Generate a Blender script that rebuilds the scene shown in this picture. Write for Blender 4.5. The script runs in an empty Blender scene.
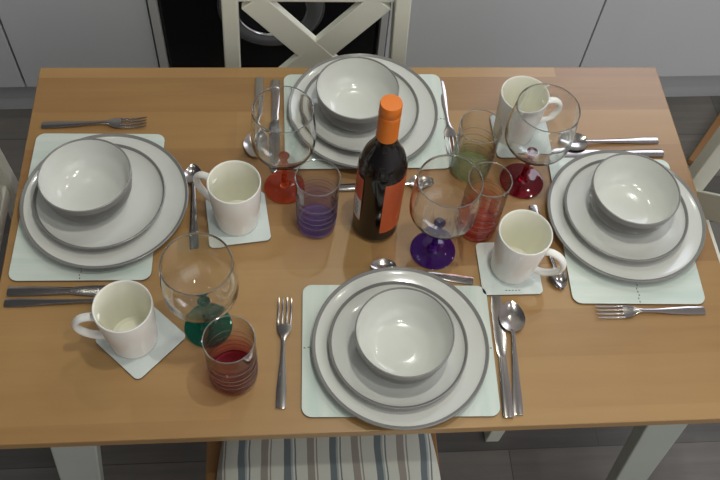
import bpy, bmesh, math, random
from mathutils import Vector, Matrix
random.seed(7)
PI = math.pi
SC = bpy.context.scene
COL = SC.collection

# ---------------------------------------------------------------- camera
T = 0.75                                   # height of the table top
cam_d = bpy.data.cameras.new('camera')
cam = bpy.data.objects.new('camera', cam_d)
COL.objects.link(cam)
cam.location = (-0.138511, -0.796359, T + 1.223753)
cam.rotation_euler = (0.561924, -0.061093, -0.059279)
cam_d.sensor_width = 36.0
cam_d.lens = 854.209 / 720 * 36.0
cam_d.clip_start = 0.05
SC.camera = cam

# ---------------------------------------------------------------- world, lights, exposure
SC.view_settings.view_transform = 'Standard'
SC.view_settings.look = 'None'
SC.view_settings.gamma = 1.0
SC.view_settings.exposure = 0.0
SC.view_settings.use_curve_mapping = False
world = bpy.data.worlds.new('world')
SC.world = world
world.use_nodes = True
bg = world.node_tree.nodes['Background']
wn, wl = world.node_tree.nodes, world.node_tree.links
wtc = wn.new('ShaderNodeTexCoord')
wmp = wn.new('ShaderNodeMapping')
wmp.inputs['Rotation'].default_value = (0, 0, math.radians(20))
wl.new(wtc.outputs['Generated'], wmp.inputs['Vector'])
wsx = wn.new('ShaderNodeSeparateXYZ')
wl.new(wmp.outputs['Vector'], wsx.inputs[0])
wmr = wn.new('ShaderNodeMapRange')
wmr.inputs['From Min'].default_value = -0.7
wmr.inputs['From Max'].default_value = 0.8
wl.new(wsx.outputs['X'], wmr.inputs['Value'])
wcr = wn.new('ShaderNodeValToRGB')                 # dim room to the left, daylight side to the right
wcr.color_ramp.elements[0].color = (0.07, 0.075, 0.08, 1)
wcr.color_ramp.elements[1].color = (0.70, 0.64, 0.67, 1)
e_ = wcr.color_ramp.elements.new(0.5)
e_.color = (0.20, 0.20, 0.20, 1)
wl.new(wmr.outputs['Result'], wcr.inputs['Fac'])
wl.new(wcr.outputs['Color'], bg.inputs[0])
bg.inputs[1].default_value = 0.80


def spot_light(name, x, y, power, size, color, z=2.42):
    d = bpy.data.lights.new(name, 'AREA')
    d.shape = 'DISK'
    d.size = size
    d.energy = power
    d.color = color
    o = bpy.data.objects.new(name, d)
    COL.objects.link(o)
    o.location = (x, y, z)
    return o


for lx, ly, le in ((-0.75, 0.72, 0.3), (0.15, 0.75, 3.0), (0.95, 0.72, 1.8), (-0.75, -0.15, 0.35), (0.15, -0.15, 6.2), (0.95, -0.15, 1.7), (0.20, -0.60, 3.4)):
    spot_light('ceiling_light', lx, ly, le, 0.055, (0.96, 0.97, 0.86))


def window_light(name, loc, aim, w, h, power, color):
    d = bpy.data.lights.new(name, 'AREA')
    d.shape = 'RECTANGLE'
    d.size, d.size_y = w, h
    d.energy = power
    d.color = color
    o = bpy.data.objects.new(name, d)
    COL.objects.link(o)
    o.location = loc
    o.rotation_euler = (Vector(aim) - Vector(loc)).to_track_quat('-Z', 'Y').to_euler()


# wide soft daylight from the room's near side, above and behind the photographer
window_light('window_light', (1.6, -2.4, 2.35), (0.3, 0.3, 0.7), 3.2, 2.2, 24, (0.94, 0.99, 0.95))
# cool daylight through the kitchen window over the worktop at the far right
window_light('window_light', (1.30, 1.49, 1.93), (1.30, 0.5, 1.93), 1.30, 0.84, 16, (0.82, 0.87, 1.0))


# ---------------------------------------------------------------- materials
def new_mat(name):
    m = bpy.data.materials.new(name)
    m.use_nodes = True
    nt = m.node_tree
    return m, nt, nt.nodes['Principled BSDF']


def plain(name, col, rough=0.5, metal=0.0, bump=0.0, scale=40.0, var=0.0, coat=0.0):
    m, nt, b = new_mat(name)
    b.inputs['Base Color'].default_value = (*col, 1)
    b.inputs['Roughness'].default_value = rough
    b.inputs['Metallic'].default_value = metal
    b.inputs['Coat Weight'].default_value = coat
    b.inputs['Coat Roughness'].default_value = 0.08
    if bump or var:
        tc = nt.nodes.new('ShaderNodeTexCoord')
        n = nt.nodes.new('ShaderNodeTexNoise')
        n.inputs['Scale'].default_value = scale
        n.inputs['Detail'].default_value = 4
        nt.links.new(tc.outputs['Object'], n.inputs['Vector'])
        if bump:
            bp = nt.nodes.new('ShaderNodeBump')
            bp.inputs['Strength'].default_value = bump
            bp.inputs['Distance'].default_value = 0.002
            nt.links.new(n.outputs['Fac'], bp.inputs['Height'])
            nt.links.new(bp.outputs['Normal'], b.inputs['Normal'])
        if var:
            mx = nt.nodes.new('ShaderNodeMix')
            mx.data_type = 'RGBA'
            mx.inputs['A'].default_value = (*[c * (1 - var) for c in col], 1)
            mx.inputs['B'].default_value = (*[min(1, c * (1 + var)) for c in col], 1)
            nt.links.new(n.outputs['Fac'], mx.inputs['Factor'])
            nt.links.new(mx.outputs['Result'], b.inputs['Base Color'])
    return m


def planks(name, cols, length, width, rough, grain=0.35, mortar=0.0015, mortar_col=None, coat=0.0, rot=0.0):
    """wood strips running along X: brick pattern of strips, stretched noise for grain"""
    m, nt, b = new_mat(name)
    N, L = nt.nodes, nt.links
    tc = N.new('ShaderNodeTexCoord')
    mp = N.new('ShaderNodeMapping')
    mp.inputs['Rotation'].default_value = (0, 0, rot)
    L.new(tc.outputs['Object'], mp.inputs['Vector'])
    br = N.new('ShaderNodeTexBrick')
    br.offset = 0.37
    br.inputs['Color1'].default_value = (0, 0, 0, 1)
    br.inputs['Color2'].default_value = (1, 1, 1, 1)
    br.inputs['Mortar'].default_value = (0.5, 0.5, 0.5, 1)
    br.inputs['Scale'].default_value = 1.0
    br.inputs['Mortar Size'].default_value = mortar
    br.inputs['Mortar Smooth'].default_value = 0.6
    br.inputs['Brick Width'].default_value = length
    br.inputs['Row Height'].default_value = width
    L.new(mp.outputs['Vector'], br.inputs['Vector'])
    mp2 = N.new('ShaderNodeMapping')
    mp2.inputs['Scale'].default_value = (3.0, 42.0, 20.0)
    L.new(mp.outputs['Vector'], mp2.inputs['Vector'])
    n1 = N.new('ShaderNodeTexNoise')
    n1.inputs['Scale'].default_value = 1.0
    n1.inputs['Detail'].default_value = 7
    n1.inputs['Roughness'].default_value = 0.6
    n1.inputs['Distortion'].default_value = 0.6
    L.new(mp2.outputs['Vector'], n1.inputs['Vector'])
    n2 = N.new('ShaderNodeTexNoise')
    n2.inputs['Scale'].default_value = 4.0
    n2.inputs['Detail'].default_value = 3
    L.new(mp.outputs['Vector'], n2.inputs['Vector'])
    # factor = brick tone * a + grain * b + blotch * c
    a1 = N.new('ShaderNodeMath'); a1.operation = 'MULTIPLY'; a1.inputs[1].default_value = 0.42
    L.new(br.outputs['Color'], a1.inputs[0])
    a2 = N.new('ShaderNodeMath'); a2.operation = 'MULTIPLY_ADD'; a2.inputs[1].default_value = grain
    L.new(n1.outputs['Fac'], a2.inputs[0]); L.new(a1.outputs[0], a2.inputs[2])
    a3 = N.new('ShaderNodeMath'); a3.operation = 'MULTIPLY_ADD'; a3.inputs[1].default_value = 0.35
    L.new(n2.outputs['Fac'], a3.inputs[0]); L.new(a2.outputs[0], a3.inputs[2])
    cr = N.new('ShaderNodeValToRGB')
    cr.color_ramp.elements[0].position = 0.25
    cr.color_ramp.elements[0].color = (*cols[0], 1)
    cr.color_ramp.elements[1].position = 0.85
    cr.color_ramp.elements[1].color = (*cols[2], 1)
    e = cr.color_ramp.elements.new(0.55)
    e.color = (*cols[1], 1)
    L.new(a3.outputs[0], cr.inputs['Fac'])
    out = cr.outputs['Color']
    if mortar_col:
        mx = N.new('ShaderNodeMix'); mx.data_type = 'RGBA'
        L.new(br.outputs['Fac'], mx.inputs['Factor'])
        L.new(out, mx.inputs['A'])
        mx.inputs['B'].default_value = (*mortar_col, 1)
        out = mx.outputs['Result']
    L.new(out, b.inputs['Base Color'])
    b.inputs['Roughness'].default_value = rough
    b.inputs['Coat Weight'].default_value = coat
    b.inputs['Coat Roughness'].default_value = 0.25
    bp = N.new('ShaderNodeBump')
    bp.inputs['Strength'].default_value = 0.06
    bp.inputs['Distance'].default_value = 0.002
    L.new(n1.outputs['Fac'], bp.inputs['Height'])
    L.new(bp.outputs['Normal'], b.inputs['Normal'])
    return m


def tinted_solid(name, col, rough=0.03, trans=0.75):
    m, nt, b = new_mat(name)
    b.inputs['Base Color'].default_value = (*col, 1)
    b.inputs['Roughness'].default_value = rough
    b.inputs['Transmission Weight'].default_value = trans
    b.inputs['IOR'].default_value = 1.5
    return m


def stripes_mat(name):
    m, nt, b = new_mat(name)
    N, L = nt.nodes, nt.links
    tc = N.new('ShaderNodeTexCoord')
    sx = N.new('ShaderNodeSeparateXYZ')
    nz = N.new('ShaderNodeTexNoise'); nz.inputs['Scale'].default_value = 9.0
    L.new(tc.outputs['Object'], nz.inputs['Vector'])
    L.new(tc.outputs['Object'], sx.inputs[0])
    ma = N.new('ShaderNodeMath'); ma.operation = 'MULTIPLY_ADD'; ma.inputs[1].default_value = 0.012
    L.new(nz.outputs['Fac'], ma.inputs[0]); L.new(sx.outputs['X'], ma.inputs[2])
    md = N.new('ShaderNodeMath'); md.operation = 'MULTIPLY'; md.inputs[1].default_value = 1 / 0.080
    L.new(ma.outputs[0], md.inputs[0])
    fr = N.new('ShaderNodeMath'); fr.operation = 'FRACT'
    L.new(md.outputs[0], fr.inputs[0])
    cr = N.new('ShaderNodeValToRGB')
    cr.color_ramp.interpolation = 'CONSTANT'
    cream, blue, taupe, pale = (0.80, 0.82, 0.74), (0.21, 0.255, 0.275), (0.42, 0.38, 0.34), (0.50, 0.54, 0.54)
    seq = [(0.0, cream), (0.10, blue), (0.25, pale), (0.29, cream), (0.33, blue), (0.36, cream), (0.60, taupe), (0.76, cream), (0.80, taupe), (0.83, cream)]
    els = cr.color_ramp.elements
    els[0].position = 0.0; els[0].color = (*cream, 1)
    els[1].position = seq[1][0]; els[1].color = (*seq[1][1], 1)
    for p_, c_ in seq[2:]:
        e = els.new(p_); e.color = (*c_, 1)
    L.new(fr.outputs[0], cr.inputs['Fac'])
    L.new(cr.outputs['Color'], b.inputs['Base Color'])
    b.inputs['Roughness'].default_value = 0.9
    wv = N.new('ShaderNodeTexNoise'); wv.inputs['Scale'].default_value = 900
    L.new(tc.outputs['Object'], wv.inputs['Vector'])
    bp = N.new('ShaderNodeBump'); bp.inputs['Strength'].default_value = 0.3; bp.inputs['Distance'].default_value = 0.001
    L.new(wv.outputs['Fac'], bp.inputs['Height'])
    L.new(bp.outputs['Normal'], b.inputs['Normal'])
    return m


def mat_surface(name):
    """pale aqua placemat print with a faint streaky grain"""
    m, nt, b = new_mat(name)
    N, L = nt.nodes, nt.links
    tc = N.new('ShaderNodeTexCoord')
    mp = N.new('ShaderNodeMapping'); mp.inputs['Scale'].default_value = (60, 5, 5)
    L.new(tc.outputs['Object'], mp.inputs['Vector'])
    n = N.new('ShaderNodeTexNoise'); n.inputs['Scale'].default_value = 1.0; n.inputs['Detail'].default_value = 5
    L.new(mp.outputs['Vector'], n.inputs['Vector'])
    cr = N.new('ShaderNodeValToRGB')
    cr.color_ramp.elements[0].position = 0.3; cr.color_ramp.elements[0].color = (0.56, 0.66, 0.61, 1)
    cr.color_ramp.elements[1].position = 0.7; cr.color_ramp.elements[1].color = (0.70, 0.74, 0.69, 1)
    L.new(n.outputs['Fac'], cr.inputs['Fac'])
    L.new(cr.outputs['Color'], b.inputs['Base Color'])
    b.inputs['Roughness'].default_value = 0.28
    return m


M = {}
M['table_wood'] = planks('table_wood', [(0.260, 0.130, 0.046), (0.350, 0.196, 0.072), (0.420, 0.250, 0.098)], 0.62, 0.085, 0.36, mortar=0.0, coat=0.18)
M['floor'] = planks('floor_boards', [(0.080, 0.075, 0.070), (0.150, 0.140, 0.130), (0.250, 0.230, 0.210)], 0.60, 0.16, 0.5,
                    mortar_col=(0.075, 0.07, 0.065), mortar=0.0015)
M['chair_wood'] = planks('chair_wood', [(0.26, 0.12, 0.045), (0.36, 0.19, 0.075), (0.44, 0.25, 0.11)], 0.5, 0.07, 0.4)
M['cream'] = plain('cream_paint', (0.74, 0.74, 0.64), 0.45, var=0.04, scale=12)
M['leg_paint'] = plain('table_leg_paint', (0.47, 0.50, 0.45), 0.5, var=0.04, scale=12)
M['door'] = plain('cabinet_grey', (0.65, 0.665, 0.69), 0.38, var=0.03, scale=5)
M['carcass'] = plain('cabinet_carcass', (0.50, 0.50, 0.49), 0.5)
M['plinth'] = plain('plinth_grey', (0.49, 0.51, 0.525), 0.5)
M['wall'] = plain('wall_paint', (0.62, 0.62, 0.59), 0.9, bump=0.1, scale=200)
M['worktop'] = plain('worktop_stone', (0.10, 0.10, 0.10), 0.3, var=0.3, scale=150)
M['black'] = plain('black_enamel', (0.004, 0.004, 0.005), 0.25)
M['chrome'] = plain('dark_chrome', (0.55, 0.56, 0.58), 0.15, metal=1.0)
M['ring'] = plain('door_ring', (0.22, 0.225, 0.235), 0.22, metal=0.6, coat=0.6)
M['dark_ring'] = plain('smoked_ring', (0.02, 0.021, 0.024), 0.15, coat=0.5)
M['porthole'] = plain('smoked_glass', (0.006, 0.006, 0.008), 0.05, coat=1.0)
M['white_glaze'] = plain('cream_glaze', (0.69, 0.695, 0.66), 0.14, var=0.015, scale=30)
M['grey_glaze'] = plain('taupe_glaze', (0.235, 0.23, 0.22), 0.25, var=0.05, scale=60)
M['bowl_glaze'] = plain('dark_taupe_glaze', (0.12, 0.117, 0.113), 0.3, var=0.05, scale=60)
M['mug'] = plain('white_china', (0.88, 0.87, 0.83), 0.12)
M['mug_inside'] = plain('cream_china', (0.87, 0.855, 0.74), 0.12)
M['mat'] = mat_surface('placemat_print')
M['cork'] = plain('cork', (0.20, 0.15, 0.10), 0.9, var=0.25, scale=400)
M['coaster'] = plain('coaster_print', (0.66, 0.72, 0.69), 0.2, var=0.03, scale=40)
M['ink'] = plain('ink', (0.10, 0.12, 0.12), 0.6)
M['steel'] = plain('stainless_steel', (0.40, 0.37, 0.355), 0.18, metal=1.0)
M['bottle'] = plain('dark_bottle', (0.005, 0.003, 0.003), 0.08)
M['cap'] = plain('orange_foil', (0.70, 0.17, 0.010), 0.35, var=0.06, scale=80)
M['label'] = plain('orange_label', (0.60, 0.11, 0.03), 0.5, var=0.05, scale=30)
M['label_white'] = plain('white_label', (0.75, 0.73, 0.70), 0.6)
M['stripes'] = stripes_mat('striped_cloth')


# ---------------------------------------------------------------- mesh helpers
def box(bm, c, s, rot=None, mi=0):
    vs = []
    for dx in (-.5, .5):
        for dy in (-.5, .5):
            for dz in (-.5, .5):
                v = Vector((dx * s[0], dy * s[1], dz * s[2]))
                if rot:
                    v = rot @ v
                vs.append(bm.verts.new(v + Vector(c)))
    for f in ((0, 1, 3, 2), (4, 6, 7, 5), (0, 4, 5, 1), (2, 3, 7, 6), (0, 2, 6, 4), (1, 5, 7, 3)):
        fc = bm.faces.new([vs[i] for i in f])
        fc.material_index = mi


def lathe(bm, prof, seg=72, mis=None, close=False):
    """revolve (r,z) points about Z; mis = material index per segment"""
    rings = []
    for r, z in prof:
        if r < 1e-6:
            rings.append([bm.verts.new((0, 0, z))])
        else:
            rings.append([bm.verts.new((r * math.cos(2 * PI * k / seg), r * math.sin(2 * PI * k / seg), z)) for k in range(seg)])
    n = len(rings)
    for i in range(n if close else n - 1):
        a, b = rings[i], rings[(i + 1) % n]
        mi = mis[i] if mis else 0
        for k in range(seg):
            k2 = (k + 1) % seg
            if len(a) == 1 and len(b) == 1:
                continue
            if len(a) == 1:
                f = bm.faces.new((a[0], b[k2], b[k]))
            elif len(b) == 1:
                f = bm.faces.new((a[k], a[k2], b[0]))
            else:
                f = bm.faces.new((a[k], a[k2], b[k2], b[k]))
            f.material_index = mi
            f.smooth = True
    return rings


def smooth_prof(pts, n=6):
    """Catmull-Rom through (r,z) points"""
    out = []
    P = [pts[0]] + list(pts) + [pts[-1]]
    for i in range(1, len(P) - 2):
        p0, p1, p2, p3 = P[i - 1], P[i], P[i + 1], P[i + 2]
        for k in range(n):
            t = k / n
            q = []
            for d in (0, 1):
                q.append(0.5 * (2 * p1[d] + (p2[d] - p0[d]) * t + (2 * p0[d] - 5 * p1[d] + 4 * p2[d] - p3[d]) * t * t
                                + (3 * p1[d] - p0[d] - 3 * p2[d] + p3[d]) * t ** 3))
            out.append((max(q[0], 0.0), q[1]))
    out.append(pts[-1])
    return out


def tube(bm, pts, radii, seg=14, flat=1.0, caps=True):
    """swept tube along points; flat squashes the section across the binormal"""
    pts = [Vector(p) for p in pts]
    rings = []
    prev = None
    for i, p in enumerate(pts):
        t = (pts[min(i + 1, len(pts) - 1)] - pts[max(i - 1, 0)]).normalized()
        up = prev if prev is not None else (Vector((0, 0, 1)) if abs(t.z) < 0.9 else Vector((0, 1, 0)))
        n = (up - t * up.dot(t)).normalized()
        prev = n
        b = t.cross(n)
        r = radii[i] if isinstance(radii, (list, tuple)) else radii
        rings.append([bm.verts.new(p + n * (r * math.cos(2 * PI * k / seg)) + b * (r * flat * math.sin(2 * PI * k / seg))) for k in range(seg)])
    for a, b in zip(rings, rings[1:]):
        for k in range(seg):
            f = bm.faces.new((a[k], a[(k + 1) % seg], b[(k + 1) % seg], b[k]))
            f.smooth = True
    if caps:
        bm.faces.new(rings[0][::-1])
        bm.faces.new(rings[-1])


def rounded_slab(bm, w, d, z0, z1, r, seg=8, mi_top=0, mi_side=0):
    pts = []
    for cx, cy, a0 in ((w / 2 - r, d / 2 - r, 0), (-w / 2 + r, d / 2 - r, PI / 2), (-w / 2 + r, -d / 2 + r, PI), (w / 2 - r, -d / 2 + r, 1.5 * PI)):
        for k in range(seg + 1):
            a = a0 + k / seg * PI / 2
            pts.append((cx + r * math.cos(a), cy + r * math.sin(a)))
    bot = [bm.verts.new((x, y, z0)) for x, y in pts]
    top = [bm.verts.new((x, y, z1)) for x, y in pts]
    n = len(pts)
    f = bm.faces.new(top); f.material_index = mi_top
    f = bm.faces.new(bot[::-1]); f.material_index = mi_side
    for k in range(n):
        f = bm.faces.new((bot[k], bot[(k + 1) % n], top[(k + 1) % n], top[k]))
        f.material_index = mi_side


def strip(bm, stations, thick, dish=None):
    """cutlery body along +Y: stations = (y, half width, z centre, dish depth)"""
    NW = 8
    top, bot = [], []
    for st in stations:
        y, hw, z = st[:3]
        dp = st[3] if len(st) > 3 else 0.0
        th = st[4] if len(st) > 4 else thick
        rt, rb = [], []
        for k in range(NW + 1):
            u = -1 + 2 * k / NW
            edge = math.sqrt(max(0.0, 1 - u * u * 0.85))
            zc = z - dp * (1 - u * u)
            rt.append(bm.verts.new((u * hw, y, zc + th / 2 * edge)))
            rb.append(bm.verts.new((u * hw, y, zc - th / 2 * edge)))
        top.append(rt); bot.append(rb)
    for i in range(len(top) - 1):
        for k in range(NW):
            f = bm.faces.new((top[i][k], top[i][k + 1], top[i + 1][k + 1], top[i + 1][k])); f.smooth = True
            f = bm.faces.new((bot[i][k + 1], bot[i][k], bot[i + 1][k], bot[i + 1][k + 1])); f.smooth = True
        bm.faces.new((top[i][0], top[i + 1][0], bot[i + 1][0], bot[i][0]))
        bm.faces.new((top[i][NW], bot[i][NW], bot[i + 1][NW], top[i + 1][NW]))
    for i in (0, -1):
        for k in range(NW):
            q = (top[i][k], bot[i][k], bot[i][k + 1], top[i][k + 1])
            bm.faces.new(q if i == 0 else q[::-1])


def obj(name, bm, mats, parent=None, bevel=0.0, smooth=False, loc=None):
    bmesh.ops.recalc_face_normals(bm, faces=bm.faces[:])
    me = bpy.data.meshes.new(name)
    bm.to_mesh(me)
    bm.free()
    if not isinstance(mats, (list, tuple)):
        mats = [mats]
    for m in mats:
        me.materials.append(m)
    if any(p_.use_smooth for p_ in me.polygons):
        me.set_sharp_from_angle(angle=math.radians(38))
    o = bpy.data.objects.new(name, me)
    COL.objects.link(o)
    if parent:
        o.parent = parent
    if loc:
        o.location = loc
    if bevel:
        md = o.modifiers.new('bevel', 'BEVEL')
        md.width = bevel
        md.segments = 3
        md.limit_method = 'ANGLE'
        md.angle_limit = math.radians(40)
    return o


def tag(o, label, cat, group=None, loc=None, rz=None):
    o['label'] = label
    o['category'] = cat
    if group:
        o['group'] = group
    if loc is not None:
        o.location = loc
    if rz is not None:
        o.rotation_euler = (0, 0, rz)
    return o


def thing(name, label, cat, loc=(0, 0, 0), rz=0.0, group=None):
    o = bpy.data.objects.new(name, None)
    o.empty_display_size = 0.05
    COL.objects.link(o)
    return tag(o, label, cat, group, loc, rz)


def dup(root, label, loc, rz, group=None):
    r = root.copy()
    COL.objects.link(r)
    tag(r, label, root['category'], group or root.get('group'), loc, rz)
    for ch in list(root.children):
        c = ch.copy()
        COL.objects.link(c)
        c.parent = r
        for g in list(ch.children):
            d = g.copy()
            COL.objects.link(d)
            d.parent = c
    return r


def struct(name, bm, m, bevel=0.0):
    o = obj(name, bm, m, bevel=bevel)
    o['kind'] = 'structure'
    return o


# ---------------------------------------------------------------- setting
bm = bmesh.new(); box(bm, (0.1, -0.2, -0.02), (4.4, 3.8, 0.04)); struct('floor', bm, M['floor'])
bm = bmesh.new(); box(bm, (0.1, 1.56, 1.2), (4.4, 0.06, 2.4)); struct('wall_back', bm, M['wall'])
bm = bmesh.new()
for c, sz in (((0, 0, 0.45), (1.42, 0.05, 0.06)), ((0, 0, -0.45), (1.42, 0.05, 0.06)), ((-0.68, 0, 0), (0.06, 0.05, 0.84)), ((0.68, 0, 0), (0.06, 0.05, 0.84))):
    box(bm, c, sz)
wf = struct('window_1', bm, M['cream'])
wf.location = (1.30, 1.505, 1.93)
CAB = math.radians(1.1)                      # the units stand at a slight angle to the table


def fy(x):
    return 0.886 + 0.0190 * x                # front face of the doors at x


ZB = 0.142                                   # underside of the doors
for nm, x0, x1 in (('trim_1', -1.9, -0.48), ('trim_2', 0.135, 1.9)):
    xm = (x0 + x1) / 2
    bm = bmesh.new(); box(bm, (0, 0.053, 0.069), (x1 - x0, 0.016, 0.138))
    pl_ = struct(nm, bm, M['plinth'])
    pl_.location = (xm, fy(xm), 0)
    pl_.rotation_euler = (0, 0, CAB)


def cabinet(label, x0, x1, handle_side):
    t = thing('kitchen_cabinet', label, 'cabinet', ((x0 + x1) / 2, fy((x0 + x1) / 2), 0), CAB, 'base cabinets along the back wall')
    w = x1 - x0
    bm = bmesh.new()
    box(bm, (0, 0.315, 0.505), (w - 0.001, 0.585, 0.725))
    obj('cabinet_body', bm, M['carcass'], t, bevel=0.001)
    bm = bmesh.new()
    box(bm, (0, 0.010, (ZB + 0.862) / 2), (w - 0.003, 0.020, 0.862 - ZB))
    d = obj('door', bm, M['door'], t, bevel=0.0015)
    bm = bmesh.new()
    hx = handle_side * (w / 2 - 0.05)
    tube(bm, [(hx, 0.0, 0.70), (hx, -0.028, 0.705), (hx, -0.030, 0.72), (hx, -0.030, 0.80), (hx, -0.028, 0.815), (hx, 0.0, 0.82)], 0.005, 10)
    obj('handle', bm, M['chrome'], d)
    return t


cabinet('grey base cabinet at the far left edge of the picture', -1.457, -0.8585, 1)
cabinet('plain grey base cabinet directly left of the black washing machine', -0.8555, -0.484, -1)
cabinet('grey base cabinet behind the table, next to the cream chair back on its right', 0.135, 0.7095, 1)
cabinet('grey base cabinet at the far right beyond the diagonal-looking door gap', 0.711, 1.310, -1)
for nm, x, w, lab in (('end_panel', -0.470, 0.020, 'narrow pale end panel left of the black washing machine'),
                      ('end_panel', 0.1235, 0.018, 'narrow grey end panel right of the black washing machine')):
    bm = bmesh.new(); box(bm, (0, 0.29, 0.434), (w, 0.60, 0.864))
    tag(obj(nm, bm, M['carcass'], bevel=0.001), lab, 'panel', loc=(x, fy(x), 0), rz=CAB)
bm = bmesh.new(); box(bm, (0, 0, 0.0205), (3.0, 0.64, 0.039))
tag(obj('worktop', bm, M['worktop'], bevel=0.004), 'dark worktop lying over the grey cabinets', 'worktop', loc=(0.0, 0.886 + 0.29, 0.868), rz=CAB)

# washing machine: black front with a round glass door
wm = thing('washing_machine', 'black washing machine with a round glass door behind the cream chair', 'washing machine', (-0.172, fy(-0.172), 0), CAB)
bm = bmesh.new(); box(bm, (-0.002, 0.29, 0.434), (0.566, 0.56, 0.848))
obj('machine_body', bm, M['black'], wm, bevel=0.006)
bm = bmesh.new(); box(bm, (-0.002, 0.006, 0.80), (0.55, 0.012, 0.10)); obj('control_panel', bm, M['black'], wm, bevel=0.003)


def porthole(name, prof, m, seg=72):
    bm = bmesh.new()
    lathe(bm, [(r * 0.885, z) for r, z in prof], seg)
    bmesh.ops.rotate(bm, verts=bm.verts[:], cent=(0, 0, 0), matrix=Matrix.Rotation(PI / 2, 3, 'X'))
    return obj(name, bm, m, wm, loc=(0, 0.010, 0.432))


porthole('door_ring', [(0.098, 0.0), (0.152, 0.0), (0.154, 0.012), (0.150, 0.022), (0.142, 0.027), (0.128, 0.029), (0.118, 0.026), (0.104, 0.022), (0.098, 0.014)], M['ring'])
porthole('door_trim', [(0.1525, 0.008), (0.1555, 0.008), (0.157, 0.012), (0.1555, 0.016), (0.1525, 0.016)], M['chrome'])
porthole('door_trim', [(0.1015, 0.018), (0.1035, 0.022), (0.1040, 0.0255), (0.1015, 0.0265), (0.0990, 0.024)], M['chrome'])
porthole('door_glass', [(0.0, 0.012), (0.06, 0.016), (0.088, 0.020), (0.099, 0.020), (0.099, 0.001), (0.0, 0.001)], M['porthole'])

# ---------------------------------------------------------------- table
TW, TD = 1.2, 0.733
tb = thing('dining_table', 'light wooden dining table on pale painted legs', 'table', (0, 0, 0))
bm = bmesh.new(); box(bm, (0, 0, T - 0.010), (TW, TD, 0.020))
obj('tabletop', bm, M['table_wood'], tb, bevel=0.002)
for s in (-1, 1):
    bm = bmesh.new(); box(bm, (0, s * (TD / 2 - 0.045), T - 0.0555), (TW - 0.24, 0.018, 0.07)); obj('apron', bm, M['leg_paint'], tb, bevel=0.002)
    bm = bmesh.new(); box(bm, (s * (TW / 2 - 0.125), 0, T - 0.0555), (0.018, TD - 0.13, 0.07)); obj('apron', bm, M['leg_paint'], tb, bevel=0.002)
for sx in (-1, 1):
    for sy in (-1, 1):
        bm = bmesh.new()
        y = sy * (TD / 2 - 0.040)
        v = []
        for x, z, h in ((sx * 0.572, 0.0, 0.030), (sx * 0.467, T - 0.0205, 0.036)):
            v.append([bm.verts.new((x + a * h, y + b_ * 0.015, z)) for a, b_ in ((-1, -1), (1, -1), (1, 1), (-1, 1))])
        for k in range(4):
            bm.faces.new((v[0][k], v[0][(k + 1) % 4], v[1][(k + 1) % 4], v[1][k]))
        bm.faces.new(v[0][::-1]); bm.faces.new(v[1])
        obj('leg', bm, M['leg_paint'], tb, bevel=0.003)


# ---------------------------------------------------------------- chairs: seat faces +Y, backrest plane at y = 0
def bar(bm, a, b, w, d):
    """flat bar from a to b (both in a plane of constant-ish y), width w in plane, depth d along y"""
    a, b = Vector(a), Vector(b)
    t = (b - a)
    ln = t.length
    t.normalize()
    n = Vector((0, 1, 0))
    s = t.cross(n).normalized()
    n = s.cross(t)
    rot = Matrix((s, n, t)).transposed()
    box(bm, (a + b) / 2, (w, d, ln), rot)


ch = thing('dining_chair', 'cream chair with an X back behind the far side of the table', 'chair', (-0.077, 0.452, 0), PI, 'cream dining chairs')
for s in (-1, 1):
    bm = bmesh.new()
    bar(bm, (s * 0.176, -0.03, 0.0), (s * 0.176, 0.0, 0.46), 0.031, 0.034)
    bar(bm, (s * 0.176, 0.0, 0.452), (s * 0.163, -0.012, 0.90), 0.031, 0.042)
    obj('back_post', bm, M['cream'], ch, bevel=0.003)
    bm = bmesh.new()
    bar(bm, (s * 0.168, 0.372, 0.0), (s * 0.166, 0.362, 0.433), 0.034, 0.034)
    obj('leg', bm, M['cream'], ch, bevel=0.003)
    bm = bmesh.new()
    box(bm, (s * 0.171, 0.17, 0.20), (0.018, 0.35, 0.024))
    obj('stretcher', bm, M['cream'], ch, bevel=0.002)
bm = bmesh.new(); box(bm, (0, -0.012, 0.871), (0.31, 0.022, 0.076)); obj('top_rail', bm, M['cream'], ch, bevel=0.004)
bm = bmesh.new(); box(bm, (0, -0.003, 0.535), (0.315, 0.022, 0.035)); obj('lower_rail', bm, M['cream'], ch, bevel=0.003)
bm = bmesh.new()
bar(bm, (-0.124, -0.002, 0.552), (0.124, -0.010, 0.834), 0.054, 0.018)
obj('cross_bar', bm, M['cream'], ch, bevel=0.002)
bm = bmesh.new()
bar(bm, (0.124, -0.0025, 0.552), (-0.124, -0.0105, 0.834), 0.054, 0.018)
obj('cross_bar', bm, M['cream'], ch, bevel=0.002)
bm = bmesh.new()
rounded_slab(bm, 0.420, 0.385, 0.432, 0.455, 0.03)
for v in bm.verts:
    v.co.y += 0.185
obj('seat', bm, M['chair_wood'], ch, bevel=0.003)
dup(ch, 'cream chair pushed in at the right end of the table', (0.712, 0.045, 0), PI / 2)
dup(ch, 'cream chair pushed in at the left end of the table', (-0.705, 0.080, 0), -PI / 2)
dup(ch, 'chair with a striped seat pad at the near side of the table', (-0.083, -0.605, 0), 0)

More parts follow.
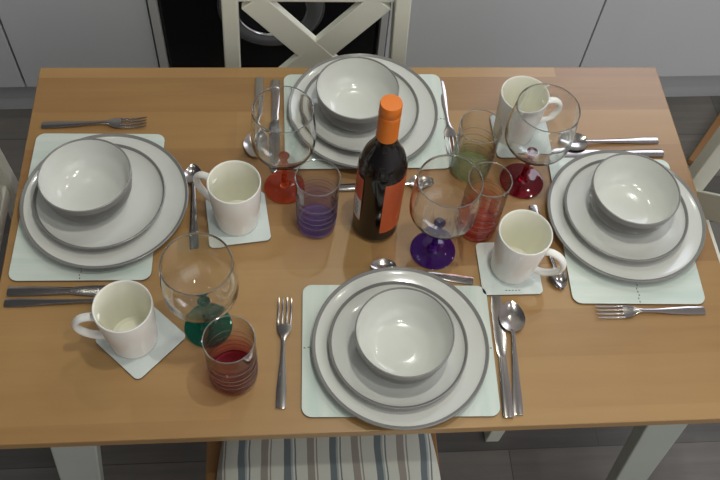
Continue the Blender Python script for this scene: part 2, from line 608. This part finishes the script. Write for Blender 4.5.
# striped seat pad on the near chair
bm = bmesh.new()
W2, D2 = 0.390, 0.345
NX, NY = 48, 40
grid = {}
for side in (0, 1):
    for i in range(NX + 1):
        for j in range(NY + 1):
            u, w = -1 + 2 * i / NX, -1 + 2 * j / NY
            # squircle mapping keeps the pad's corners round
            x = u * math.sqrt(1 - 0.18 * w * w) * W2 / 2 * 1.02
            y = w * math.sqrt(1 - 0.18 * u * u) * D2 / 2 * 1.02
            e = (max(0.0, 1 - abs(u) ** 6) * max(0.0, 1 - abs(w) ** 6)) ** 0.5
            h = 0.021 * e
            edge = i in (0, NX) or j in (0, NY)
            if side and edge:
                grid[1, i, j] = grid[0, i, j]
                continue
            grid[side, i, j] = bm.verts.new((x, y, h if side == 0 else -0.019 * min(1.0, e * 1.5)))
for side in (0, 1):
    for i in range(NX):
        for j in range(NY):
            f = bm.faces.new((grid[side, i, j], grid[side, i + 1, j], grid[side, i + 1, j + 1], grid[side, i, j + 1]))
            f.smooth = True
pad = obj('seat_cushion', bm, M['stripes'])
tag(pad, 'blue and taupe striped seat pad on the near chair', 'cushion', loc=(-0.075, -0.400, 0.4755))

# brown strip beyond the right-hand chair
bm = bmesh.new(); box(bm, (0, 0, 0.012), (0.30, 0.045, 0.022))
tag(obj('wooden_strip', bm, M['chair_wood'], bevel=0.004), 'brown wooden strip on the dark floor beyond the right-hand chair', 'strip',
    loc=(1.16, 0.79, 0.0), rz=math.radians(50))

# ---------------------------------------------------------------- place mats and coasters
MAT_H = 0.004


def placemat(label, x, y, rz, motif_flip=1):
    bm = bmesh.new()
    rounded_slab(bm, 0.302, 0.226, 0.0004, MAT_H, 0.016, mi_top=0, mi_side=1)
    o = obj('placemat', bm, [M['mat'], M['cork']], bevel=0.0006)
    tag(o, label, 'placemat', 'pale placemats', (x, y, T), rz)
    for s in (-1, 1):
        bm = bmesh.new()
        for k in range(7):
            x0 = s * (0.147 - 0.0062 * k)
            dy = 0.0012 * math.sin(k * 2.1)
            box(bm, (x0, dy, MAT_H + 0.0002), (0.003, 0.0014, 0.0004))
        for dx, dy in ((0.104, 0.010), (0.105, 0.013), (0.103, 0.007), (0.104, -0.012), (0.105, -0.015)):
            box(bm, (s * dx, dy, MAT_H + 0.0002), (0.0022, 0.0025, 0.0004))
        obj('printed_motif', bm, M['ink'], o)
    return o


placemat('pale mat at the near side, under the plate over the striped seat', 0.030, -0.234, math.radians(-1.8))
placemat('pale mat under the stack of plates at the left end', -0.472, 0.051, math.radians(89))
placemat('pale mat under the stack of plates at the right end', 0.444, -0.016, math.radians(88))
placemat('pale mat at the far side, under the plate in front of the X-back chair', 0.008, 0.231, math.radians(0))


def coaster(label, x, y, rz):
    bm = bmesh.new()
    rounded_slab(bm, 0.102, 0.102, 0.0004, 0.004, 0.009, mi_top=0, mi_side=1)
    o = obj('coaster', bm, [M['coaster'], M['cork']], bevel=0.0006)
    tag(o, label, 'coaster', 'square white coasters', (x, y, T), rz)
    bm = bmesh.new()
    for k in range(5):
        box(bm, (-0.011 + 0.0055 * k, -0.043, 0.0042), (0.003, 0.0012, 0.0004))
    obj('printed_motif', bm, M['ink'], o)
    return o


coaster('square white coaster under the mug between the left plate and the purple tumbler', -0.224, 0.015, math.radians(187))
coaster('square white coaster turned diamond-wise under the mug at the front left', -0.370, -0.2045, math.radians(226))
coaster('square white coaster under the mug beside the right-hand plate', 0.2285, -0.093, math.radians(0))
coaster('square white coaster under the mug at the far right of the table', 0.294, 0.190, math.radians(180))


# ---------------------------------------------------------------- crockery
def dish(name, prof_in, prof_out, rim_z, rim_w):
    """white inside, grey underside (material slots) and a grey rim ring as a child"""
    bm = bmesh.new()
    prof = prof_in + prof_out
    mis = [0] * (len(prof_in) - 1) + [1] * len(prof_out)
    lathe(bm, prof, 96, mis)
    o = obj(name, bm, [M['white_glaze'], M['bowl_glaze'] if name == 'bowl' else M['grey_glaze']])
    bm = bmesh.new()
    # the grey rim laps over the edge: follows the inner profile for rim_w, then rolls over the outside
    Ro = prof_out[0][0]
    inner = [(r, z + 0.0004) for r, z in prof_in if r > Ro - rim_w]
    ring = inner + [(Ro - 0.0008, rim_z + 0.0008), (Ro + 0.0006, rim_z), (Ro + 0.0007, rim_z - 0.0016)]
    ring += [(r + 0.0006, z - 0.0003) for r, z in prof_out[1:4]] + [(prof_out[3][0] - 0.001, prof_out[3][1])] + [(inner[0][0], inner[0][1] - 0.0012)]
    lathe(bm, ring, 96, close=True)
    rm = obj('rim', bm, M['grey_glaze'], o)
    rm['label'] = 'grey glazed rim'
    return o


def plate_profiles(R, H, zf):
    pin = smooth_prof([(0.0, zf), (R * 0.40, zf), (R * 0.66, zf + 0.0006), (R * 0.80, zf + H * 0.16), (R * 0.92, zf + H * 0.42), (R - 0.0014, H)], 14)
    pout = smooth_prof([(R, H - 0.001), (R * 0.93, H * 0.62 - 0.001), (R * 0.80, H * 0.28), (R * 0.64, 0.0018), (R * 0.615, 0.0), (R * 0.58, 0.0), (R * 0.565, 0.0016), (0.0, 0.0020)], 3)
    return pin, pout


DZ = T + MAT_H                                # dinner plate stands on the mat
pin, pout = plate_profiles(0.1378, 0.0185, 0.0062)
dinner = dish('dinner_plate', pin, pout, 0.0185, 0.0058)
pin, pout = plate_profiles(0.1074, 0.0210, 0.0062)
side = dish('side_plate', pin, pout, 0.0210, 0.0046)
R_, H_ = 0.0740, 0.0655
pin = smooth_prof([(0.0, 0.0062), (0.026, 0.0066), (0.048, 0.0115), (0.0635, 0.026), (0.0700, 0.045), (R_ - 0.0014, H_)], 24)
pout = smooth_prof([(R_, H_ - 0.001), (0.0728, 0.046), (0.0685, 0.0265), (0.058, 0.0115), (0.046, 0.0035), (0.042, 0.0), (0.038, 0.0), (0.036, 0.002), (0.0, 0.0026)], 5)
bowl = dish('bowl', pin, pout, H_, 0.0017)
SZ = DZ + 0.0062 + 0.0003
BZ = SZ + 0.0062 + 0.0003
where = [('over the striped seat', (0.032, -0.2355), (0.0275, -0.237), (0.0315, -0.243)),
         ('at the right', (0.4475, 0.002), (0.4455, 0.006), (0.4475, 0.012)),
         ('at the left', (-0.445, 0.049), (-0.452, 0.050), (-0.467, 0.054)),
         ('by the X-back chair', (0.003, 0.242), (-0.0025, 0.242), (-0.011, 0.240))]
for i, (w, a, b_, c) in enumerate(where):
    la = 'large grey-rimmed dinner plate, lowest of the stack ' + w
    lb = 'grey-rimmed side plate, middle of the stack ' + w
    lc = 'cream bowl with grey outside, topmost of the stack ' + w
    if i == 0:
        tag(dinner, la, 'plate', 'dinner plates', (*a, DZ), 0)
        tag(side, lb, 'plate', 'side plates', (*b_, SZ), 0)
        tag(bowl, lc, 'bowl', 'bowls', (*c, BZ), 0)
    else:
        dup(dinner, la, (*a, DZ), 0)
        dup(side, lb, (*b_, SZ), 0)
        dup(bowl, lc, (*c, BZ), 0)

# mugs: handle towards +X
MH = 0.108
mg = thing('mug', '', 'mug', (0, 0, 0), 0, 'white mugs')
bm = bmesh.new()
mp_ = [(0.0, 0.0062), (0.028, 0.0064), (0.0325, 0.010), (0.0350, 0.030), (0.0375, 0.060), (0.0400, MH - 0.004), (0.0408, MH - 0.0008), (0.0418, MH), (0.0430, MH - 0.0008),
       (0.0434, MH - 0.003), (0.0410, 0.060), (0.0385, 0.030), (0.0372, 0.008), (0.0362, 0.002), (0.0345, 0.0), (0.0310, 0.0), (0.030, 0.0022), (0.0, 0.0022)]
lathe(bm, mp_, 72, [1] * 6 + [0] * (len(mp_) - 7))
obj('mug_body', bm, [M['mug'], M['mug_inside']], mg)
bm = bmesh.new()
hp = smooth_prof([(0.0390, 0.080), (0.050, 0.086), (0.065, 0.083), (0.0745, 0.070), (0.073, 0.052), (0.063, 0.036), (0.050, 0.026), (0.0372, 0.022)], 5)
tube(bm, [(x, 0, z) for x, z in hp], 0.0048, 14, 1.45)
obj('handle', bm, M['mug'], mg)
mugs = [('white mug between the left plate and the purple tumbler, handle to the left', (-0.224, 0.0138), 150),
        ('white mug at the front left on a diamond-turned coaster', (-0.3795, -0.205), 186),
        ('white mug beside the right-hand plate, handle towards the front right', (0.2335, -0.0905), -32),
        ('white mug at the far right, seen through a wine glass with a dark red foot', (0.280, 0.1965), 5)]
for i, (lab, (x, y), a) in enumerate(mugs):
    if i == 0:
        tag(mg, lab, 'mug', 'white mugs', (x, y, T + 0.0043), math.radians(a))
    else:
        dup(mg, lab, (x, y, T + 0.0043), math.radians(a))

# ---------------------------------------------------------------- glasses
def thin_glass(name, tints, refl=1.0):
    """thin-walled glass: straight transmission tinted along the height and denser at grazing angles
    (the longer path through the wall), plus a Schlick reflection"""
    m, nt, b = new_mat(name)
    N, L = nt.nodes, nt.links
    N.remove(b)
    tr = N.new('ShaderNodeBsdfTransparent')
    lw = N.new('ShaderNodeLayerWeight')
    pe = N.new('ShaderNodeMath'); pe.operation = 'POWER'; pe.inputs[1].default_value = 5.0
    L.new(lw.outputs['Facing'], pe.inputs[0])
    mx = N.new('ShaderNodeMix'); mx.data_type = 'RGBA'
    L.new(pe.outputs[0], mx.inputs['Factor'])
    mx.inputs['A'].default_value = (*tints[0][1], 1)
    mx.inputs['B'].default_value = (0.30, 0.31, 0.30, 1)
    L.new(mx.outputs['Result'], tr.inputs['Color'])
    if len(tints) > 1:
        tc = N.new('ShaderNodeTexCoord')
        sx = N.new('ShaderNodeSeparateXYZ')
        L.new(tc.outputs['Object'], sx.inputs[0])
        z0, z1 = tints[0][0], tints[-1][0]
        mr = N.new('ShaderNodeMapRange')
        mr.inputs['From Min'].default_value = z0
        mr.inputs['From Max'].default_value = z1
        L.new(sx.outputs['Z'], mr.inputs['Value'])
        cr = N.new('ShaderNodeValToRGB')
        cr.color_ramp.elements[0].color = (*tints[0][1], 1)
        cr.color_ramp.elements[1].color = (*tints[-1][1], 1)
        for z, c in tints[1:-1]:
            e = cr.color_ramp.elements.new((z - z0) / (z1 - z0))
            e.color = (*c, 1)
        L.new(mr.outputs['Result'], cr.inputs['Fac'])
        L.new(cr.outputs['Color'], mx.inputs['A'])
    gl = N.new('ShaderNodeBsdfGlossy')
    gl.inputs['Roughness'].default_value = 0.02
    ps = N.new('ShaderNodeMath'); ps.operation = 'POWER'; ps.inputs[1].default_value = 3.6
    L.new(lw.outputs['Facing'], ps.inputs[0])
    mu = N.new('ShaderNodeMath'); mu.operation = 'MULTIPLY_ADD'; mu.use_clamp = True
    mu.inputs[1].default_value = 0.75 * refl
    mu.inputs[2].default_value = 0.045 * refl
    L.new(ps.outputs[0], mu.inputs[0])
    mix = N.new('ShaderNodeMixShader')
    L.new(mu.outputs[0], mix.inputs['Fac'])
    L.new(tr.outputs[0], mix.inputs[1])
    L.new(gl.outputs[0], mix.inputs[2])
    L.new(mix.outputs[0], N['Material Output'].inputs['Surface'])
    return m


M['solid_glass'] = tinted_solid('solid_glass', (0.97, 0.98, 0.97), 0.0, 1.0)


def wine_glass(label, x, y, col, H=0.200, rr=0.0495, rf=0.038):
    t = thing('wine_glass', label, 'glass', (x, y, T), random.uniform(0, 6), 'stemmed glasses with coloured feet')
    k = H / 0.200
    cm = tinted_solid('coloured_glass', col)
    bm = bmesh.new()
    lathe(bm, smooth_prof([(0.0, 0.0003), (rf * 0.8, 0.0003), (rf - 0.001, 0.0006), (rf, 0.0018), (rf - 0.0012, 0.0030), (rf * 0.6, 0.0044), (rf * 0.3, 0.0075), (0.0072, 0.013)], 5) + [(0.0, 0.013)], 64)
    obj('foot', bm, cm, t)
    bm = bmesh.new()
    z1 = 0.083 * k
    lathe(bm, [(0.0, 0.0131)] + smooth_prof([(0.0070, 0.0131), (0.0052, 0.024), (0.0047, 0.045), (0.0056, 0.066 * k), (0.0098, z1), (0.0088, z1 + 0.0042)], 6) + [(0.0, z1 + 0.0052)], 32)
    obj('stem', bm, cm, t)
    bm = bmesh.new()
    zb = z1 + 0.0056
    mx = rr * 1.09
    out = smooth_prof([(0.0, zb), (0.022, zb + 0.0028), (0.040, zb + 0.0125), (mx * 0.96, zb + 0.030), (mx, zb + 0.050), (mx * 0.985, zb + 0.076), (rr, H)], 8)
    inn = [(max(0.0, r - 0.0017 - 0.0012 * max(0.0, 1 - (z - zb) / 0.06)) if r > 0 else 0.0, z + 0.0050 * max(0.0, 1 - (z - zb) / 0.035)) for r, z in out]
    inn[-1] = (rr - 0.0014, H)
    top = (rr - 0.0007, H + 0.0007)
    lathe(bm, out + [top] + inn[::-1], 80)
    obj('bowl', bm, M['solid_glass'], t)
    bm = bmesh.new()
    rg = [(rr - 0.0007 + 0.0008 * math.cos(a), H + 0.0002 + 0.0008 * math.sin(a)) for a in [2 * PI * q / 8 for q in range(8)]]
    lathe(bm, rg, 80, close=True)
    obj('rim', bm, M['rim_glass'], t)
    return t


M['rim_glass'] = tinted_solid('rim_glass', (0.62, 0.64, 0.62), 0.05, 0.8)
wine_glass('stemmed glass with a purple foot right of the wine bottle', 0.104, -0.054, (0.13, 0.02, 0.34), 0.200, 0.0497, 0.038)
wine_glass('stemmed glass with an orange-red foot behind the purple tumbler', -0.144, 0.081, (0.78, 0.12, 0.03), 0.208, 0.048, 0.0355)
wine_glass('stemmed glass with a dark red foot in front of the far right mug', 0.280, 0.088, (0.36, 0.006, 0.02), 0.200, 0.0515, 0.039)
wine_glass('stemmed glass with a green foot at the left front', -0.2665, -0.186, (0.0, 0.30, 0.18), 0.196, 0.0505, 0.037)


def tumbler(label, x, y, tints, base_col, rb, rr, H):
    tints = [(z, tuple(v ** 0.42 for v in c)) for z, c in tints]     # a ray crosses up to four faces
    base_col = tuple(v ** 0.7 for v in base_col)
    t = thing('tumbler', label, 'glass', (x, y, T), random.uniform(0, 6), 'ringed tumblers')
    gm = thin_glass('tumbler_glass', tints, 0.8)
    bm = bmesh.new()
    nz = 110
    out = []
    for k in range(nz + 1):
        z = 0.0125 + (H - 0.0125) * k / nz
        u = z / H
        r = rb + (rr - rb) * u ** 1.3 + 0.0012 * (1 - u) * math.sin(u * 6)
        for zc, a in ((0.030, 0.0008), (0.040, 0.0008), (0.049, 0.0006), (0.060, 0.0009), (0.070, 0.0007), (0.078, 0.0006), (0.086, 0.0008)):
            r += a * math.exp(-((z - zc * H / 0.13) / 0.0012) ** 2)
        out.append((r, z))
    inn = [(r - 0.0016, max(z, 0.0126)) for r, z in out]
    lathe(bm, out + [(rr - 0.0008, H + 0.0006)] + inn[::-1], 64)
    obj('glass_wall', bm, gm, t)
    bm = bmesh.new()
    for zc in (0.032, 0.046, 0.061, 0.080):
        z_ = zc * H / 0.13
        r_ = min(out, key=lambda q: abs(q[1] - z_))[0] + 0.0004
        lathe(bm, [(r_ + 0.0003 * math.cos(a), z_ + 0.0006 * math.sin(a)) for a in [2 * PI * q / 6 for q in range(6)]], 64, close=True)
    obj('ring_lines', bm, M['rim_glass'], t)
    bm = bmesh.new()
    r0 = out[0][0]
    lathe(bm, [(0.0, 0.0008), (rb - 0.006, 0.0008), (rb - 0.003, 0.0004), (rb - 0.001, 0.002), (r0, 0.006), (r0, 0.0122), (0.0, 0.0122)], 64)
    obj('base', bm, tinted_solid('tumbler_base_glass', base_col, 0.05, 0.8), t)
    bm = bmesh.new()
    rg = [(rr - 0.0008 + 0.0008 * math.cos(a), H + 0.0002 + 0.0008 * math.sin(a)) for a in [2 * PI * q / 8 for q in range(8)]]
    lathe(bm, rg, 64, close=True)
    obj('rim', bm, M['rim_glass'], t)
    return t


CL = (0.93, 0.94, 0.93)
tumbler('ringed tumbler with a purple lower half left of the wine bottle', -0.091, 0.004,
        [(0.012, (0.34, 0.24, 0.62)), (0.05, (0.50, 0.42, 0.70)), (0.080, (0.80, 0.78, 0.85)), (0.10, CL), (0.13, CL)], (0.22, 0.13, 0.52), 0.0322, 0.0364, 0.133)
tumbler('ringed tumbler with a faint green base behind the red tumbler', 0.1885, 0.115,
        [(0.012, (0.62, 0.72, 0.45)), (0.035, (0.85, 0.86, 0.76)), (0.07, (0.90, 0.88, 0.85)), (0.10, CL), (0.13, CL)], (0.42, 0.55, 0.22), 0.0345, 0.0372, 0.122)
tumbler('ringed tumbler with a red lower half behind the right-hand mug', 0.184, -0.007,
        [(0.012, (0.85, 0.20, 0.16)), (0.045, (0.88, 0.42, 0.36)), (0.080, (0.92, 0.78, 0.74)), (0.10, CL), (0.13, CL)], (0.75, 0.09, 0.05), 0.0333, 0.0352, 0.138)
tumbler('ringed tumbler with a deep red base at the front left beside a fork', -0.225, -0.269,
        [(0.012, (0.50, 0.12, 0.15)), (0.045, (0.72, 0.36, 0.36)), (0.070, (0.86, 0.70, 0.68)), (0.09, (0.92, 0.86, 0.84)), (0.13, CL)], (0.33, 0.012, 0.022), 0.0355, 0.0375, 0.125)

# ---------------------------------------------------------------- wine bottle
wb = thing('wine_bottle', 'dark wine bottle with an orange cap in the middle of the table', 'bottle', (0.009, 0.0005, T))
bm = bmesh.new()
RB = 0.0388
bp_ = [(0.0, 0.004), (0.022, 0.003), (0.030, 0.0004), (0.0335, 0.0008), (0.0362, 0.004), (RB, 0.010)]
bp_ += smooth_prof([(RB, 0.012), (RB, 0.10), (RB, 0.168), (0.0362, 0.184), (0.0320, 0.199), (0.0250, 0.213), (0.0185, 0.228), (0.0150, 0.241), (0.0143, 0.250), (0.0140, 0.300)], 6) + [(0.0140, 0.308), (0.0, 0.308)]
lathe(bm, bp_, 80)
obj('glass_body', bm, M['bottle'], wb)
bm = bmesh.new()
lathe(bm, [(0.0152, 0.241), (0.0168, 0.241), (0.0164, 0.2875), (0.0160, 0.2880), (0.0160, 0.2892), (0.0167, 0.2898), (0.0167, 0.2918), (0.0161, 0.2924), (0.0161, 0.2934), (0.0165, 0.294), (0.0164, 0.3115),
           (0.0156, 0.3140), (0.0, 0.3142), (0.0, 0.3085), (0.0146, 0.3085), (0.0152, 0.30)], 64)
obj('screw_cap', bm, M['cap'], wb)


def wrap(name, a0, a1, z0, z1, r, m, parent, zlow=None):
    bm = bmesh.new()
    n = 36
    L_ = []
    for k in range(n + 1):
        a = math.radians(a0 + (a1 - a0) * k / n)
        c, s = math.cos(a), math.sin(a)
        L_.append([bm.verts.new((c * r, s * r, z0)), bm.verts.new((c * r, s * r, z1)), bm.verts.new((c * (r - 0.00028), s * (r - 0.00028), z1)), bm.verts.new((c * (r - 0.00028), s * (r - 0.00028), z0))])
    for a, b in zip(L_, L_[1:]):
        for i in range(4):
            f = bm.faces.new((a[i], b[i], b[(i + 1) % 4], a[(i + 1) % 4]))
            f.smooth = (i == 0)
    bm.faces.new(L_[0]); bm.faces.new(L_[-1][::-1])
    return obj(name, bm, m, parent)


lb = wrap('front_label', 273, 395, 0.033, 0.166, RB + 0.0004, M['label'], wb)
bm = bmesh.new()
for k in range(4):
    a = math.radians(318 + 3 * k)
    box(bm, (math.cos(a) * (RB + 0.0005), math.sin(a) * (RB + 0.0005), 0.062 + 0.0022 * k), (0.0004, 0.0022, 0.0016), Matrix.Rotation(a, 3, 'Z'))
obj('printed_mark', bm, plain('label_gold', (0.75, 0.42, 0.08), 0.5), lb)
lb2 = wrap('back_label', 120, 218, 0.052, 0.162, RB + 0.0004, M['label'], wb)
st = wrap('sticker', 188, 217, 0.052, 0.106, RB + 0.0008, M['label_white'], lb2)
st['label'] = 'white patch low on the orange label'
bm = bmesh.new()
for k in range(5):
    for q in range(2):
        a = math.radians(198 + 7 * q + 1.5 * (k % 2))
        box(bm, (math.cos(a) * (RB + 0.0009), math.sin(a) * (RB + 0.0009), 0.064 + 0.0072 * k), (0.0004, 0.0028, 0.0022), Matrix.Rotation(a, 3, 'Z'))
obj('printed_mark', bm, M['ink'], st)


# ---------------------------------------------------------------- cutlery: along +Y, handle end at y = 0
def handle_stations(L0, w_end=0.0078, w_neck=0.0032):
    return [(0.0, w_end * 0.80, 0.0018), (0.002, w_end * 0.97, 0.0019), (0.03, w_end * 0.96, 0.0024), (0.06, w_end * 0.72, 0.0032), (L0 * 0.8, w_neck * 1.1, 0.0052), (L0, w_neck, 0.0066)]


def make_spoon(name, L, cat, fb=0.29, fw=0.38):
    t = thing(name, '', cat)
    hb = L * fb
    ln = L - hb
    bm = bmesh.new()
    strip(bm, handle_stations(ln + 0.004), 0.0026)
    obj('handle', bm, M['steel'], t)
    bm = bmesh.new()
    S = []
    n = 16
    hw = hb * fw
    for k in range(n + 1):
        u = k / n
        w = hw * (math.sin(PI * min(1, u ** 0.85 * 0.985 + 0.008))) ** 0.55
        w = max(w, 0.0032 if u < 0.5 else 0.0012)
        e = math.sin(PI * u)
        S.append((ln + hb * u, w, 0.0072 - 0.0010 * u, 0.0052 * e ** 0.7, 0.0013))
    strip(bm, S, 0.0014)
    obj('spoon_bowl', bm, M['steel'], t)
    return t


def make_fork(name, L):
    t = thing(name, '', 'fork')
    ln = L - 0.078
    bm = bmesh.new()
    strip(bm, handle_stations(ln), 0.0026)
    obj('handle', bm, M['steel'], t)
    bm = bmesh.new()
    strip(bm, [(ln, 0.0032, 0.0066), (ln + 0.008, 0.0040, 0.0066), (ln + 0.016, 0.0090, 0.0056), (ln + 0.022, 0.0112, 0.0046), (ln + 0.032, 0.0118, 0.0036)], 0.0018)
    for x in (-0.0102, -0.0034, 0.0034, 0.0102):
        pts = [(ln + 0.030, 0.0036), (ln + 0.045, 0.0028), (ln + 0.060, 0.0034), (ln + 0.072, 0.0055), (L, 0.0072)]
        ws = [0.0017, 0.0016, 0.0015, 0.0013, 0.0006]
        b2 = bmesh.new()
        strip(b2, [(y, w, z) for (y, z), w in zip(pts, ws)], 0.0017)
        for v in b2.verts:
            v.co.x += x
        me = bpy.data.meshes.new('tmp'); b2.to_mesh(me); b2.free(); bm.from_mesh(me); bpy.data.meshes.remove(me)
    obj('tines', bm, M['steel'], t)
    return t


def make_knife(name, L):
    t = thing(name, '', 'knife')
    ln = L * 0.46
    bm = bmesh.new()
    strip(bm, [(0.0, 0.0070, 0.0026), (0.002, 0.0085, 0.0027), (0.04, 0.0082, 0.0032), (ln * 0.8, 0.0066, 0.0034), (ln, 0.0058, 0.0034)], 0.0046)
    obj('handle', bm, M['steel'], t)
    bm = bmesh.new()
    strip(bm, [(ln, 0.0056, 0.0034, 0, 0.003), (ln + 0.006, 0.0075, 0.0030, 0, 0.0016), (ln + 0.03, 0.0095, 0.0026, 0, 0.0014), (L * 0.86, 0.0100, 0.0022, 0, 0.0014), (L * 0.94, 0.0085, 0.0020, 0, 0.0013),
               (L * 0.985, 0.0045, 0.0019, 0, 0.0012), (L, 0.0012, 0.0018, 0, 0.0010)], 0.0015)
    obj('blade', bm, M['steel'], t)
    return t


spoon = make_spoon('spoon', 0.194, 'spoon')
teaspoon = make_spoon('teaspoon', 0.172, 'spoon', 0.25, 0.36)
fork = make_fork('fork', 0.186)
knife = make_knife('knife', 0.218)
used = set()


def lay(proto, label, group, end, tip, z=0.0):
    """handle end and tip given as table points"""
    dx, dy = tip[0] - end[0], tip[1] - end[1]
    rz = math.atan2(dy, dx) - PI / 2
    loc = (end[0], end[1], T + 0.0002 + z)
    if proto.name not in used:
        used.add(proto.name)
        return tag(proto, label, proto['category'], group, loc, rz)
    return dup(proto, label, loc, rz, group)


lay(fork, 'steel fork behind the left-hand stack of plates', 'forks', (-0.577, 0.224), (-0.392, 0.227))
lay(fork, 'steel fork at the right of the far plate, tines towards the glasses', 'forks', (0.158, 0.328), (0.163, 0.15))
lay(fork, 'steel fork in front of the right-hand placemat', 'forks', (0.546, -0.181), (0.382, -0.180))
lay(fork, 'steel fork between the deep red tumbler and the near placemat', 'forks', (-0.155, -0.327), (-0.145, -0.133))
lay(knife, 'steel knife along the front edge of the left-hand placemat', 'knives', (-0.584, -0.1165), (-0.39, -0.1195))
lay(knife, 'steel knife at the left of the far plate, next to its placemat', 'knives', (-0.158, 0.330), (-0.162, 0.13))
lay(knife, 'steel knife along the far edge of the right-hand placemat', 'knives', (0.558, 0.147), (0.33, 0.145))
lay(knife, 'steel knife along the right edge of the near placemat', 'knives', (0.188, -0.354), (0.199, -0.15))
lay(spoon, 'steel spoon in front of the left-hand placemat, nearer than the knife', 'spoons', (-0.586, -0.1365), (-0.40, -0.139))
lay(teaspoon, 'steel teaspoon right of the left-hand plate, running down towards the green-footed glass', 'teaspoons', (-0.295, -0.042), (-0.305, 0.14))
lay(spoon, 'steel spoon at the far left of the far plate, outside the knife', 'spoons', (-0.188, 0.338), (-0.196, 0.15))
lay(teaspoon, 'steel teaspoon lying behind the wine bottle', 'teaspoons', (-0.053, 0.077), (0.119, 0.085))
lay(spoon, 'steel spoon beyond the knife at the far right', 'spoons', (0.556, 0.178), (0.365, 0.172))
lay(teaspoon, 'steel teaspoon between the right-hand mug and the right-hand plate', 'teaspoons', (0.291, 0.034), (0.311, -0.135))
lay(spoon, 'steel spoon at the right of the near placemat, outside the knife', 'spoons', (0.204, -0.350), (0.2215, -0.158))
lay(teaspoon, 'steel teaspoon lying behind the near plate', 'teaspoons', (0.165, -0.116), (-0.003, -0.083))
